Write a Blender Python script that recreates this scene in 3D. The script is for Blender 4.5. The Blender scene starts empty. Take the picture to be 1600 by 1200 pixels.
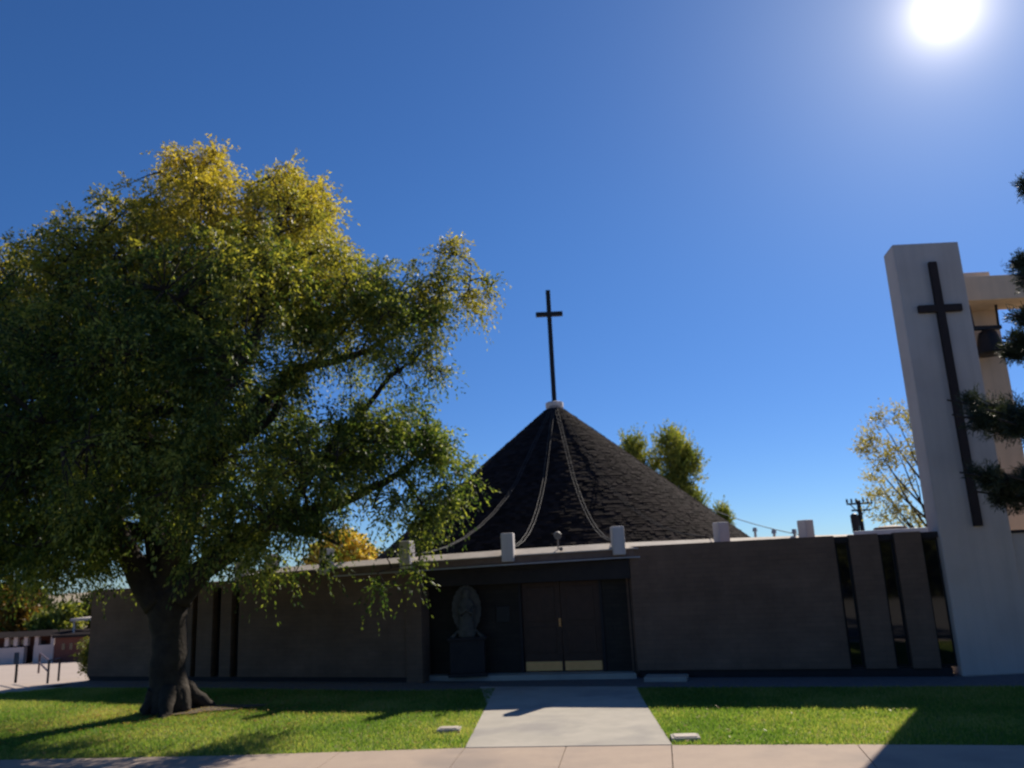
import bpy, math, random
import numpy as np
from mathutils import Vector, Matrix
rad = math.radians
random.seed(4)
S = bpy.context.scene
COL = S.collection

# ------------------------------------------------------------------ camera
FPX, ROLL, PITCH, H = 1240.0, rad(2.7), rad(13.0), 2.5
_F = Vector((0, math.cos(PITCH), math.sin(PITCH))); _U = Vector((0, -math.sin(PITCH), math.cos(PITCH))); _R = Vector((1, 0, 0))
CR = _R * math.cos(ROLL) - _U * math.sin(ROLL)
CU = _R * math.sin(ROLL) + _U * math.cos(ROLL)
def ray(x, y): return _F * FPX + CR * (x - 800) - CU * (y - 600)
def G(x, y, z=0.0):
    d = ray(x, y); t = (z - H) / d.z
    return Vector((t * d.x, t * d.y, z))
def AY(x, y, Y):
    d = ray(x, y); t = Y / d.y
    return Vector((t * d.x, Y, H + t * d.z))
cam = bpy.data.cameras.new('camera'); cam_o = bpy.data.objects.new('camera', cam); COL.objects.link(cam_o)
M = Matrix((( CR.x, CU.x, -_F.x, 0), (CR.y, CU.y, -_F.y, 0), (CR.z, CU.z, -_F.z, H), (0, 0, 0, 1)))
cam_o.matrix_world = M
cam.sensor_width = 36; cam.lens = FPX / 1600 * 36; cam.clip_end = 3000; cam.clip_start = .1
cam.dof.use_dof = True; cam.dof.focus_distance = 2.0; cam.dof.aperture_fstop = 4.7
S.camera = cam_o

# ------------------------------------------------------------------ light
SUN_AZ, SUN_EL = rad(34.0), rad(36.0)
sd = Vector((math.sin(SUN_AZ) * math.cos(SUN_EL), math.cos(SUN_AZ) * math.cos(SUN_EL), math.sin(SUN_EL)))
l = bpy.data.lights.new('sun', 'SUN'); l.energy = 4.7; l.angle = rad(.53); l.color = (1, .90, .76)
lo = bpy.data.objects.new('sun', l); COL.objects.link(lo)
lo.rotation_euler = (-sd).to_track_quat('-Z', 'Y').to_euler(); lo.location = (20, 30, 30)
w = bpy.data.worlds.new('World'); S.world = w; w.use_nodes = True
nt = w.node_tree; nt.nodes.clear()
out = nt.nodes.new('ShaderNodeOutputWorld'); bg = nt.nodes.new('ShaderNodeBackground')
sky = nt.nodes.new('ShaderNodeTexSky'); sky.sky_type = 'NISHITA'; sky.sun_disc = False
sky.sun_elevation = SUN_EL; sky.sun_rotation = SUN_AZ; sky.altitude = 2000; sky.air_density = 1.0; sky.dust_density = .35; sky.ozone_density = 3.0
def wn(t, **k):
    n = nt.nodes.new(t)
    for a, b in k.items(): setattr(n, a, b)
    return n
def wl(a, b): nt.links.new(a, b)
tc = wn('ShaderNodeTexCoord')
sp = ray(1476, 16).normalized()          # direction of the sun's dazzling centre in the sky
dot = wn('ShaderNodeVectorMath', operation='DOT_PRODUCT'); dot.inputs[1].default_value = sp
nrm = wn('ShaderNodeVectorMath', operation='NORMALIZE'); wl(tc.outputs['Generated'], nrm.inputs[0]); wl(nrm.outputs[0], dot.inputs[0])
ac = wn('ShaderNodeMath', operation='ARCCOSINE'); wl(dot.outputs['Value'], ac.inputs[0])
def expo(scale_deg, amp):
    m = wn('ShaderNodeMath', operation='MULTIPLY'); m.inputs[1].default_value = -1 / rad(scale_deg); wl(ac.outputs[0], m.inputs[0])
    e = wn('ShaderNodeMath', operation='EXPONENT'); wl(m.outputs[0], e.inputs[0])
    a = wn('ShaderNodeMath', operation='MULTIPLY'); a.inputs[1].default_value = amp; wl(e.outputs[0], a.inputs[0])
    return a.outputs[0]
e1 = expo(1.05, 22.0); e2 = expo(6.0, 2.8); e3 = expo(20.0, .26)
def addm(a, b):
    m = wn('ShaderNodeMath', operation='ADD'); wl(a, m.inputs[0]); wl(b, m.inputs[1]); return m.outputs[0]
tot = addm(addm(e1, e2), e3)
mr = wn('ShaderNodeMapRange', interpolation_type='SMOOTHSTEP')
mr.inputs['From Min'].default_value = rad(1.6); mr.inputs['From Max'].default_value = rad(.8); mr.inputs['To Min'].default_value = 0; mr.inputs['To Max'].default_value = 25
wl(ac.outputs[0], mr.inputs['Value'])
tot = addm(tot, mr.outputs[0])
gc = wn('ShaderNodeVectorMath', operation='SCALE'); gc.inputs[0].default_value = (1, .88, .72); wl(tot, gc.inputs['Scale'])
hs = wn('ShaderNodeHueSaturation'); hs.inputs['Saturation'].default_value = 1.12; hs.inputs['Hue'].default_value = .506; wl(sky.outputs[0], hs.inputs['Color'])
ad = wn('ShaderNodeVectorMath', operation='ADD'); tn = wn('ShaderNodeVectorMath', operation='MULTIPLY'); sx = wn('ShaderNodeSeparateXYZ'); wl(nrm.outputs[0], sx.inputs[0]); mz = wn('ShaderNodeMapRange', interpolation_type='SMOOTHSTEP'); mz.inputs['From Min'].default_value = 0; mz.inputs['From Max'].default_value = .45; wl(sx.outputs['Z'], mz.inputs['Value'])
tm = wn('ShaderNodeMix', data_type='RGBA'); tm.inputs['A'].default_value = (.33, .465, .66, 1); tm.inputs['B'].default_value = (.40, .63, .79, 1); wl(mz.outputs[0], tm.inputs['Factor']); wl(tm.outputs['Result'], tn.inputs[1]); wl(hs.outputs[0], tn.inputs[0]); wl(tn.outputs[0], ad.inputs[0]); wl(gc.outputs[0], ad.inputs[1])
wl(ad.outputs[0], bg.inputs[0]); bg.inputs[1].default_value = .10
wl(bg.outputs[0], out.inputs[0])
S.view_settings.view_transform = 'Standard'; S.view_settings.look = 'None'; S.view_settings.gamma = 1; S.view_settings.exposure = .45
S.cycles.max_bounces = 8; S.cycles.transmission_bounces = 6; S.cycles.transparent_max_bounces = 6

# ------------------------------------------------------------------ materials
def mat(name, c1, c2=None, scale=3.0, rough=.85, bump=0.0, bscale=None, metal=0.0, detail=6, spec=.3, c3=None, s3=.3, objc=False, streak=0):
    m = bpy.data.materials.new(name); m.use_nodes = True
    n = m.node_tree.nodes; L = m.node_tree.links
    b = n['Principled BSDF']; b.inputs['Roughness'].default_value = rough; b.inputs['Metallic'].default_value = metal
    b.inputs['Specular IOR Level'].default_value = spec
    b.inputs['Base Color'].default_value = (*c1, 1)
    g = n.new('ShaderNodeNewGeometry'); vec = g.outputs['Position']
    if objc:
        t = n.new('ShaderNodeTexCoord'); vec = t.outputs['Object']
    if c2:
        no = n.new('ShaderNodeTexNoise'); no.inputs['Scale'].default_value = scale; no.inputs['Detail'].default_value = detail; no.inputs['Roughness'].default_value = .65
        L.new(vec, no.inputs['Vector'])
        mr = n.new('ShaderNodeMapRange'); mr.inputs['From Min'].default_value = .32; mr.inputs['From Max'].default_value = .68; L.new(no.outputs['Fac'], mr.inputs['Value'])
        mx = n.new('ShaderNodeMix'); mx.data_type = 'RGBA'; mx.inputs['A'].default_value = (*c1, 1); mx.inputs['B'].default_value = (*c2, 1)
        L.new(mr.outputs[0], mx.inputs['Factor']); col = mx.outputs['Result']
        if c3:
            n3 = n.new('ShaderNodeTexNoise'); n3.inputs['Scale'].default_value = s3; n3.inputs['Detail'].default_value = 4; L.new(vec, n3.inputs['Vector'])
            m3 = n.new('ShaderNodeMapRange'); m3.inputs['From Min'].default_value = .5; m3.inputs['From Max'].default_value = .68; L.new(n3.outputs['Fac'], m3.inputs['Value'])
            x3 = n.new('ShaderNodeMix'); x3.data_type = 'RGBA'; x3.inputs['B'].default_value = (*c3, 1); L.new(col, x3.inputs['A']); L.new(m3.outputs[0], x3.inputs['Factor']); col = x3.outputs['Result']
        L.new(col, b.inputs['Base Color'])
        if streak:
            sv = n.new('ShaderNodeVectorMath'); sv.operation = 'MULTIPLY'; sv.inputs[1].default_value = (5, 5, .22); L.new(vec, sv.inputs[0])
            ns = n.new('ShaderNodeTexNoise'); ns.inputs['Scale'].default_value = 1.2; ns.inputs['Detail'].default_value = 5; L.new(sv.outputs[0], ns.inputs['Vector'])
            rs2 = n.new('ShaderNodeMapRange'); rs2.inputs['From Min'].default_value = .45; rs2.inputs['From Max'].default_value = .75; rs2.inputs['To Min'].default_value = 1; rs2.inputs['To Max'].default_value = 1 - streak; L.new(ns.outputs['Fac'], rs2.inputs['Value'])
            vv = n.new('ShaderNodeVectorMath'); vv.operation = 'SCALE'; L.new(col, vv.inputs[0]); L.new(rs2.outputs[0], vv.inputs['Scale']); L.new(vv.outputs[0], b.inputs['Base Color'])
    if bump:
        nb = n.new('ShaderNodeTexNoise'); nb.inputs['Scale'].default_value = bscale or scale * 4; nb.inputs['Detail'].default_value = 5; L.new(vec, nb.inputs['Vector'])
        bp = n.new('ShaderNodeBump'); bp.inputs['Strength'].default_value = bump; bp.inputs['Distance'].default_value = .02
        L.new(nb.outputs['Fac'], bp.inputs['Height']); L.new(bp.outputs[0], b.inputs['Normal'])
    return m

def brick_mat(name, c1, c2, mortar, bw=.4, bh=.1, ms=.008):
    m = bpy.data.materials.new(name); m.use_nodes = True
    n = m.node_tree.nodes; L = m.node_tree.links; b = n['Principled BSDF']; b.inputs['Roughness'].default_value = .9; b.inputs['Specular IOR Level'].default_value = .2
    t = n.new('ShaderNodeTexCoord'); s = n.new('ShaderNodeSeparateXYZ'); L.new(t.outputs['Object'], s.inputs[0])
    cx = n.new('ShaderNodeCombineXYZ'); a = n.new('ShaderNodeMath'); a.operation = 'ADD'; L.new(s.outputs['X'], a.inputs[0]); L.new(s.outputs['Y'], a.inputs[1])
    L.new(a.outputs[0], cx.inputs['X']); L.new(s.outputs['Z'], cx.inputs['Y'])
    br = n.new('ShaderNodeTexBrick'); br.inputs['Scale'].default_value = 1; br.inputs['Brick Width'].default_value = bw; br.inputs['Row Height'].default_value = bh
    br.inputs['Mortar Size'].default_value = ms; br.inputs['Color1'].default_value = (*c1, 1); br.inputs['Color2'].default_value = (*c2, 1); br.inputs['Mortar'].default_value = (*mortar, 1)
    L.new(cx.outputs[0], br.inputs['Vector'])
    no = n.new('ShaderNodeTexNoise'); no.inputs['Scale'].default_value = .9; no.inputs['Detail'].default_value = 7; no.inputs['Roughness'].default_value = .7; L.new(t.outputs['Object'], no.inputs['Vector'])
    mr = n.new('ShaderNodeMapRange'); mr.inputs['From Min'].default_value = .3; mr.inputs['From Max'].default_value = .7; mr.inputs['To Min'].default_value = .74; mr.inputs['To Max'].default_value = 1.22; L.new(no.outputs['Fac'], mr.inputs['Value'])
    v = n.new('ShaderNodeVectorMath'); v.operation = 'SCALE'; L.new(br.outputs['Color'], v.inputs[0]); L.new(mr.outputs[0], v.inputs['Scale'])
    L.new(v.outputs[0], b.inputs['Base Color'])
    bp = n.new('ShaderNodeBump'); bp.inputs['Strength'].default_value = .35; bp.inputs['Distance'].default_value = .01; bp.invert = True
    L.new(br.outputs['Fac'], bp.inputs['Height']); L.new(bp.outputs[0], b.inputs['Normal'])
    return m

def leaf_mat(name, cols, scale=.6, zr=None, zcol=None, trans=.45, tint=(1.15, 1.1, .5)):
    """cols: dark, mid, light leaf colours varied by noise; zcol = autumn colour that sets in above zr"""
    m = bpy.data.materials.new(name); m.use_nodes = True
    n = m.node_tree.nodes; L = m.node_tree.links; b = n['Principled BSDF']; o = n['Material Output']
    g = n.new('ShaderNodeNewGeometry')
    no = n.new('ShaderNodeTexNoise'); no.inputs['Scale'].default_value = scale; no.inputs['Detail'].default_value = 3; L.new(g.outputs['Position'], no.inputs['Vector'])
    r = n.new('ShaderNodeMath'); r.operation = 'MULTIPLY_ADD'; r.inputs[1].default_value = .45; L.new(g.outputs['Random Per Island'], r.inputs[0]); 
    ms = n.new('ShaderNodeMath'); ms.operation = 'SUBTRACT'; ms.inputs[1].default_value = .22; L.new(no.outputs['Fac'], ms.inputs[0]); L.new(ms.outputs[0], r.inputs[2])
    cr = n.new('ShaderNodeValToRGB'); e = cr.color_ramp.elements
    e[0].position = .3; e[0].color = (*cols[0], 1); e[1].position = .75; e[1].color = (*cols[2], 1); x = e.new(.52); x.color = (*cols[1], 1)
    L.new(r.outputs[0], cr.inputs[0]); col = cr.outputs[0]
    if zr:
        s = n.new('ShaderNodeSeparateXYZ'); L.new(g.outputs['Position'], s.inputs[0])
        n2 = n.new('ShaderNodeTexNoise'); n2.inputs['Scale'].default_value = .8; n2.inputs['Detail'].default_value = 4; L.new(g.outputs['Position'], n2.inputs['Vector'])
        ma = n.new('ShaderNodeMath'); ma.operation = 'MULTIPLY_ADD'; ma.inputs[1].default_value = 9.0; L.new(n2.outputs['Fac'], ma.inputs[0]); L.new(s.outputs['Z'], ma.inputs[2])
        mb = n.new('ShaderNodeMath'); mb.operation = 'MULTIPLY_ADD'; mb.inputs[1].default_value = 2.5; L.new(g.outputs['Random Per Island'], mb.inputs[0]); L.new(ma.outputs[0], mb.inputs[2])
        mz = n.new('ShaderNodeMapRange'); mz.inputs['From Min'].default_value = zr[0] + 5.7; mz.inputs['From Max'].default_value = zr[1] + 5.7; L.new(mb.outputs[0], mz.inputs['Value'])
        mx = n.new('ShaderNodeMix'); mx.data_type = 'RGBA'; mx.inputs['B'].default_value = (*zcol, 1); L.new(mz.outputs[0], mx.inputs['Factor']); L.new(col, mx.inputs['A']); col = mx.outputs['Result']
    b.inputs['Roughness'].default_value = .5; b.inputs['Specular IOR Level'].default_value = .35
    L.new(col, b.inputs['Base Color'])
    tr = n.new('ShaderNodeBsdfTranslucent'); tv = n.new('ShaderNodeVectorMath'); tv.operation = 'MULTIPLY'; tv.inputs[1].default_value = tint; L.new(col, tv.inputs[0]); L.new(tv.outputs[0], tr.inputs['Color'])
    mi = n.new('ShaderNodeMixShader'); mi.inputs[0].default_value = trans; L.new(b.outputs[0], mi.inputs[1]); L.new(tr.outputs[0], mi.inputs[2]); L.new(mi.outputs[0], o.inputs['Surface'])
    return m

# ------------------------------------------------------------------ mesh helpers
class MB:
    def __init__(s): s.v = []; s.f = []
    def add(s, vs, fs):
        k = len(s.v); s.v += [tuple(v) for v in vs]; s.f += [tuple(i + k for i in f) for f in fs]; return s
    def box(s, x0, x1, y0, y1, z0, z1, mx=None):
        vs = [Vector(p) for p in ((x0,y0,z0),(x1,y0,z0),(x1,y1,z0),(x0,y1,z0),(x0,y0,z1),(x1,y0,z1),(x1,y1,z1),(x0,y1,z1))]
        if mx: vs = [mx @ v for v in vs]
        return s.add(vs, [(0,3,2,1),(4,5,6,7),(0,1,5,4),(1,2,6,5),(2,3,7,6),(3,0,4,7)])
    def prism(s, pts, z0, z1):
        n = len(pts); vs = [(p[0], p[1], z0) for p in pts] + [(p[0], p[1], z1) for p in pts]
        return s.add(vs, [tuple(range(n))[::-1], tuple(range(n, 2*n))] + [(i, (i+1) % n, (i+1) % n + n, i + n) for i in range(n)])
    def tube(s, pts, rs, n=8, cap=True):
        pts = [Vector(p) for p in pts]
        if not hasattr(rs, '__len__'): rs = [rs] * len(pts)
        k = len(s.v); u = None; rings = []
        for i, p in enumerate(pts):
            t = (pts[min(i+1, len(pts)-1)] - pts[max(i-1, 0)]).normalized()
            if u is None:
                u = t.orthogonal().normalized()
            else:
                u = (u - t * u.dot(t)); u = u.normalized() if u.length > 1e-6 else t.orthogonal().normalized()
            v = t.cross(u)
            rings.append([p + (u * math.cos(2*math.pi*j/n) + v * math.sin(2*math.pi*j/n)) * rs[i] for j in range(n)])
        vs = [q for r in rings for q in r]; fs = []
        for i in range(len(pts)-1):
            for j in range(n): fs.append((i*n+j, i*n+(j+1) % n, (i+1)*n+(j+1) % n, (i+1)*n+j))
        if cap: fs += [tuple(range(n))[::-1], tuple(range((len(pts)-1)*n, len(pts)*n))]
        return s.add(vs, fs)
    def lathe(s, prof, n=24, c=(0, 0, 0), sx=1, sy=1, mx=None):
        vs = []; 
        for r, z in prof:
            for j in range(n):
                a = 2*math.pi*j/n; v = Vector((c[0] + r*sx*math.cos(a), c[1] + r*sy*math.sin(a), c[2] + z)); vs.append(mx @ v if mx else v)
        fs = [(i*n+j, i*n+(j+1) % n, (i+1)*n+(j+1) % n, (i+1)*n+j) for i in range(len(prof)-1) for j in range(n)]
        fs += [tuple(range(n))[::-1], tuple(range((len(prof)-1)*n, len(prof)*n))]
        return s.add(vs, fs)
    def build(s, name, m, parent=None, smooth=False, bevel=0, local=None):
        me = bpy.data.meshes.new(name); me.from_pydata(s.v, [], s.f); me.update()
        if local is not None: me.transform(local.inverted())
        if smooth: me.polygons.foreach_set('use_smooth', [True] * len(me.polygons))
        o = bpy.data.objects.new(name, me); COL.objects.link(o); me.materials.append(m)
        if local is not None: o.matrix_world = local
        if parent: 
            o.parent = parent
            bpy.context.view_layer.update()
            if local is not None: o.matrix_basis = parent.matrix_world.inverted() @ local
            else: o.matrix_basis = parent.matrix_world.inverted()
        if bevel:
            bv = o.modifiers.new('bevel', 'BEVEL'); bv.width = bevel; bv.segments = 2; bv.limit_method = 'ANGLE'
        return o
def tag(o, label=None, cat=None, group=None, kind=None):
    if label: o['label'] = label
    if cat: o['category'] = cat
    if group: o['group'] = group
    if kind: o['kind'] = kind
    return o
def thing(name, label, cat, loc, group=None):
    o = bpy.data.objects.new(name, None); COL.objects.link(o); o.location = loc; o.empty_display_size = .3
    bpy.context.view_layer.update()
    return tag(o, label, cat, group)
def np_mesh(name, V, nper, m, parent=None):
    """V (N*nper,3): N separate polygons of nper corners"""
    V = np.ascontiguousarray(V, dtype=np.float32); n = len(V) // nper
    if parent is not None: V = V - np.array(parent.location, dtype=np.float32)
    me = bpy.data.meshes.new(name); me.vertices.add(len(V)); me.vertices.foreach_set('co', V.ravel())
    me.loops.add(len(V)); me.loops.foreach_set('vertex_index', np.arange(len(V), dtype=np.int32))
    me.polygons.add(n); me.polygons.foreach_set('loop_start', np.arange(n, dtype=np.int32) * nper)
    me.update(calc_edges=True); me.validate()
    me.materials.append(m); o = bpy.data.objects.new(name, me); COL.objects.link(o)
    if parent: o.parent = parent
    return o
def struct(name, mb, m, **k): return tag(mb.build(name, m, **k), kind='structure')
def poly(pts, z):
    mb = MB(); mb.add([(p[0], p[1], z) for p in pts], [tuple(range(len(pts)))]); return mb
def frame(a, b):
    """matrix: origin a, x axis to b, z up, +y away from the camera"""
    d = (Vector((b[0], b[1], 0)) - Vector((a[0], a[1], 0))); L = d.length; d.normalize()
    y = Vector((-d.y, d.x, 0))
    return Matrix(((d.x, y.x, 0, a[0]), (d.y, y.y, 0, a[1]), (0, 0, 1, 0), (0, 0, 0, 1))), L

# palette
M_brick = brick_mat('brick_brown', (.190, .122, .086), (.165, .108, .078), (.15, .104, .078))
M_dark = mat('dark_stained_wood', (.022, .019, .02), (.034, .028, .028), 4, .7)
M_cream = mat('cream_coping', (.55, .49, .42), (.42, .36, .30), 2.5, .8, .3)
M_fascia = mat('brown_fascia', (.15, .10, .08), (.20, .14, .11), 5, .7)
M_white = mat('white_stucco', (.62, .58, .56), (.52, .49, .48), 1.3, .9, .4, 30, streak=.15)
M_grey = mat('grey_stucco', (.64, .55, .49), (.58, .50, .45), .8, .92, .5, 40, c3=(.54, .46, .41), s3=.6, streak=.10)
M_bounce = mat('bounce_warmed_stucco', (.74, .56, .40), (.66, .50, .36), 1.5, .9, .4, 40, streak=.1)  # warm sunlight bounced onto the stucco is put into this tan colour
M_black = mat('black_metal', (.012, .011, .013), (.02, .018, .018), 8, .5, metal=.0)
M_conc = mat('concrete', (.48, .44, .375), (.39, .36, .31), 1.6, .9, .4, 60, c3=(.31, .29, .27), s3=.7)
M_walk = mat('pink_concrete', (.46, .36, .28), (.41, .32, .255), 2.0, .9, .4, 60, c3=(.32, .26, .22), s3=.6)
M_asph = mat('asphalt', (.21, .195, .18), (.17, .16, .15), 6, .9, .5, 80)
M_lot = mat('pale_pavement', (.46, .38, .32), (.40, .33, .28), .8, .9, .3, 30)
M_dirt = mat('dry_ground', (.34, .27, .19), (.25, .22, .14), .8, .95, .5, 20)
M_gravel = mat('dark_grey_gravel', (.13, .12, .125), (.20, .19, .19), 9, .95, .8, 60)  # dark grey gravel mottled with a lighter grey
M_lawn = mat('lawn_turf', (.16, .20, .05), (.21, .24, .06), 1.6, .95, .5, 40, c3=(.34, .29, .12), s3=.6)
M_bark = mat('bark', (.026, .021, .018), (.050, .041, .034), 5, .95, 1.0, 14)
M_brass = mat('brass', (1.0, .52, .19), (.92, .46, .16), 6, .6, metal=.2)
M_door = mat('dark_walnut', (.050, .025, .015), (.070, .035, .022), 7, .55, spec=.3)
M_glass = mat('dark_glass', (.008, .009, .012), rough=.04, spec=.9)
M_steel = mat('galvanised', (.36, .36, .38), (.28, .28, .30), 9, .45, metal=.6)
M_stone = mat('pale_statue_stone', (.105, .10, .085), (.065, .062, .055), 8, .8, .3)

# ------------------------------------------------------------------ ground
def drop(x, y):      # the land falls away to the left behind the lawn
    return -max(0.0, min(y - 22.0, 39.0)) * .0695 * (1.0 if x < -12.8 else 0.0)
xs = [-600, -300, -150, -90, -60, -40, -25, -18, -12.81, -12.4, 0, 12, 30, 90, 300, 600]; ys = [-200, -60, 0, 10, 22, 30, 40, 50, 61, 80, 120, 200, 400, 900]
g = MB(); g.add([(x, y, -.16 + drop(x, y)) for y in ys for x in xs], [(j*len(xs)+i, j*len(xs)+i+1, (j+1)*len(xs)+i+1, (j+1)*len(xs)+i) for j in range(len(ys)-1) for i in range(len(xs)-1)])
struct('ground', g, M_dirt)
SW = [G(-400, 1196), G(343, 1182), G(727, 1170), G(1050, 1165.5), G(1340, 1164.5), G(1600, 1166), G(2100, 1182)]   # lawn / sidewalk line
sw_pts = [Vector((p.x, p.y, 0)) for p in SW]
def offs(pts, d): 
    r = []
    for i, p in enumerate(pts):
        t = (pts[min(i+1, len(pts)-1)] - pts[max(i-1, 0)]).normalized(); r.append(p + Vector((t.y, -t.x, 0)) * d)
    return r
in1, kerb0, kerb1 = sw_pts, offs(sw_pts, 1.55), offs(sw_pts, 1.72)
s = MB()
for i in range(len(in1)-1):      # slabs with open joints
    a0, a1, b1, b0 = in1[i], in1[i+1], kerb0[i+1], kerb0[i]
    k = max(1, round((a1-a0).length / 1.9))
    for j in range(k):
        t0, t1 = j/k, (j+1)/k - .012/ ((a1-a0).length) 
        s.prism([b0.lerp(b1, t0), b0.lerp(b1, t1), a0.lerp(a1, t1), a0.lerp(a1, t0)], -.06, .012)
struct('sidewalk', s, M_walk)
s = MB()
for i in range(len(in1)-1): s.prism([kerb1[i], kerb1[i+1], kerb0[i+1], kerb0[i]], -.18, .008)
struct('kerb', s, M_conc)
s = poly([(-200, -120), (200, -120)] + [(p.x, p.y) for p in kerb1[::-1]], -.13)
rd = struct('road', s, M_asph)
# facade line
WL, WR = G(135, 1064), G(1505, 1058)
P1, PIL = G(365, 1064), G(640, 1067); WC = G(998, 1060)
WL.z = WR.z = P1.z = PIL.z = WC.z = 0
e_f = [WL + (WL - P1) * .02, P1, PIL, WC, WR, WR + (WR - WC).normalized() * 14]
strip_out = [p + Vector((-.05, -1.35, 0)) for p in e_f]
wkL = [G(727, 1170), G(763, 1102), Vector((-1.9, 18.05, 0))]; wkR = [G(1050, 1165.5), G(1008, 1100), Vector((2.32, 17.3, 0))]
def so(x):      # outer line of the gravel strip
    for a, b in zip(strip_out, strip_out[1:]):
        if a.x <= x <= b.x: return a.y + (b.y - a.y) * (x - a.x) / (b.x - a.x)
    return strip_out[0].y if x < strip_out[0].x else strip_out[-1].y
def sl(x):
    for a, b in zip(sw_pts, sw_pts[1:]):
        if a.x <= x <= b.x: return a.y + (b.y - a.y) * (x - a.x) / (b.x - a.x)
    return sw_pts[0].y if x < sw_pts[0].x else sw_pts[-1].y
WK = [(wkL[0].x, sl(wkL[0].x)), (wkR[0].x, sl(wkR[0].x)), (wkR[1].x, wkR[1].y), (2.25, 17.2), (-1.0, 18.2), (wkL[1].x - .02, wkL[1].y)]
s = MB(); s.prism(WK, -.1, .02)
struct('entry_walkway', s, M_conc)
wxl = lambda y: wkL[0].x + (wkL[1].x - wkL[0].x) * (y - 12.25) / (15.9 - 12.25)
wxr = lambda y: wkR[0].x + (wkR[1].x - wkR[0].x) * (y - 11.8) / (15.25 - 11.8)
LAWN_L = [(-22, sl(-22))] + [(p.x, p.y) for p in sw_pts if -22 < p.x < wkL[0].x - .1] + [(wkL[0].x - .012, sl(wkL[0].x)), (wxl(17.8) - .03, 17.8), (so(-3) and -3, so(-3)), (-7.5, so(-7.5)), (-11.9, so(-11.9)), (-13.5, 20.9), (-22, 22.2)]
LAWN_R = [(wkR[0].x + .012, sl(wkR[0].x))] + [(p.x, p.y) for p in sw_pts if p.x > wkR[0].x + .1 and p.x < 16] + [(16, sl(16)), (16, so(16)), (8.6, so(8.6)), (wxr(17) + .01, so(2.6))]
struct('lawn', poly(LAWN_L, .0), M_lawn); struct('lawn', poly(LAWN_R, .0), M_lawn)
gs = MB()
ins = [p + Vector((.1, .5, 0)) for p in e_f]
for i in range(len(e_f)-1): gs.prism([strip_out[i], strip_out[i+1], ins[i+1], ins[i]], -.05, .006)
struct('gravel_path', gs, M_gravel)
lot = MB(); lot.add([(-70, 22, -.012), (-12.9, 22, -.012), (-12.9, 61, -.012 - 39*.0695), (-70, 61, -.012 - 39*.0695)], [(0, 1, 2, 3)]); lot.add([(-22, 22.2, -.012), (-13.5, 20.85, -.012), (-12.2, 20.9, -.012), (-12.2, 22, -.012), (-12.9, 22, -.012), (-22, 21.999, -.012)], [(0, 1, 2, 3, 4, 5)])
struct('parking_lot', lot, M_lot)

# ------------------------------------------------------------------ church
CX, CY = AY(879, 845, 29.5).x, 29.5
APEX = AY(867, 636, CY).z
RR, NS = 11.2, 28
church = thing('church', 'low brown brick church with steep dark shingled conical roof topped by a black cross', 'church', (CX, CY, 0))
TOPR = AY(978, 851, WC.y).z
def wall_box(name, a, b, t, z0, z1, m, y0=0, bevel=0, taper=None):
    mx, L = frame(a, b); mb = MB(); mb.box(0, L, y0, y0 + t, z0, z1, mx); return mb.build(name, m, church, local=mx, bevel=bevel)
U = (WR - WC).normalized()
def on(px, py=1059): 
    """point of the right facade line below picture column px"""
    d = ray(px, py); best = None
    # intersect ground projection of ray with line WC + t U
    det = d.x * -U.y + d.y * U.x
    s_ = (WC.x * -U.y + WC.y * U.x) / det
    return Vector((d.x * s_, d.y * s_, 0))
U2 = (PIL - WL).normalized()
def on2(px, py=1064):
    d = ray(px, py); det = d.x * -U2.y + d.y * U2.x; s_ = (WL.x * -U2.y + WL.y * U2.x) / det
    return Vector((d.x * s_, d.y * s_, 0))
ZR = 2.84
w1 = wall_box('wall', WC, on(1332), .3, .17, ZR, M_brick)
wall_box('plinth', WC + U*.02, WR - U * .15, .22, 0, .17, M_dark, y0=.06)
# right return of the porch
mx, L = frame(WC, WC + Vector((.25, 1.9, 0)))
mb = MB(); mb.box(.31, L, -.12, .12, 0, 2.7, mx); mb.build('porch_side_wall', M_brick, church, local=mx)
# fins and tall windows right: picture columns at the base
fr = [(1356, 1404), (1430, 1474)]
for a, b in fr: wall_box('brick_pier', on(a), on(b), .32, .17, ZR, M_brick)
def window(a, b, z0, z1, back=.2):
    mx, L = frame(a, b)
    fr_ = MB(); t = .045
    for x0, x1, zz0, zz1 in ((0, t, z0, z1), (L-t, L, z0, z1), (t, L-t, z0, z0+t), (t, L-t, z1-t, z1), (t, L-t, z0 + .55, z0 + .55 + t)): fr_.box(x0, x1, back, back+.05, zz0, zz1, mx)
    f = fr_.build('window', M_black, church, local=mx)
    p = MB(); p.box(t + .001, L - t - .001, back + .02, back + .03, z0 + t, z1 - t, mx)
    p = p.build('pane', M_glass, None, local=mx); p.parent = f; p.matrix_basis = Matrix.Identity(4)
    return f
for a, b in ((1332, 1356), (1404, 1430), (1474, 1504)):
    window(on(a) + U*.004, on(b) - U*.004, .175, ZR - .14)
    wall_box('window_cap', on(a) + U * .004, on(b) - U*.004, .2, ZR - .139, ZR - .02, M_dark, y0=.1)
# left wing
ZL = 2.6
wall_box('wall', on2(370), PIL - U2*.02, .3, .12, ZL, M_brick)
wall_box('wall', WL, on2(296), .3, .12, 2.42, M_brick)
wall_box('plinth', WL + U2*.03, PIL - U2*.03, .2, 0, .12, M_dark, y0=.06)
for a, b in ((304, 328), (341, 358)): wall_box('brick_pier', on2(a), on2(b), .3, .12, ZL - .1, M_brick)
for a, b in ((296, 304), (328, 341), (358, 370)):
    window(on2(a) + U2*.004, on2(b) - U2*.004, .125, ZL - .26)
    wall_box('window_cap', on2(a) + U2*.004, on2(b) - U2*.004, .22, ZL - .25, ZL - .12, M_fascia, y0=.04)
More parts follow.
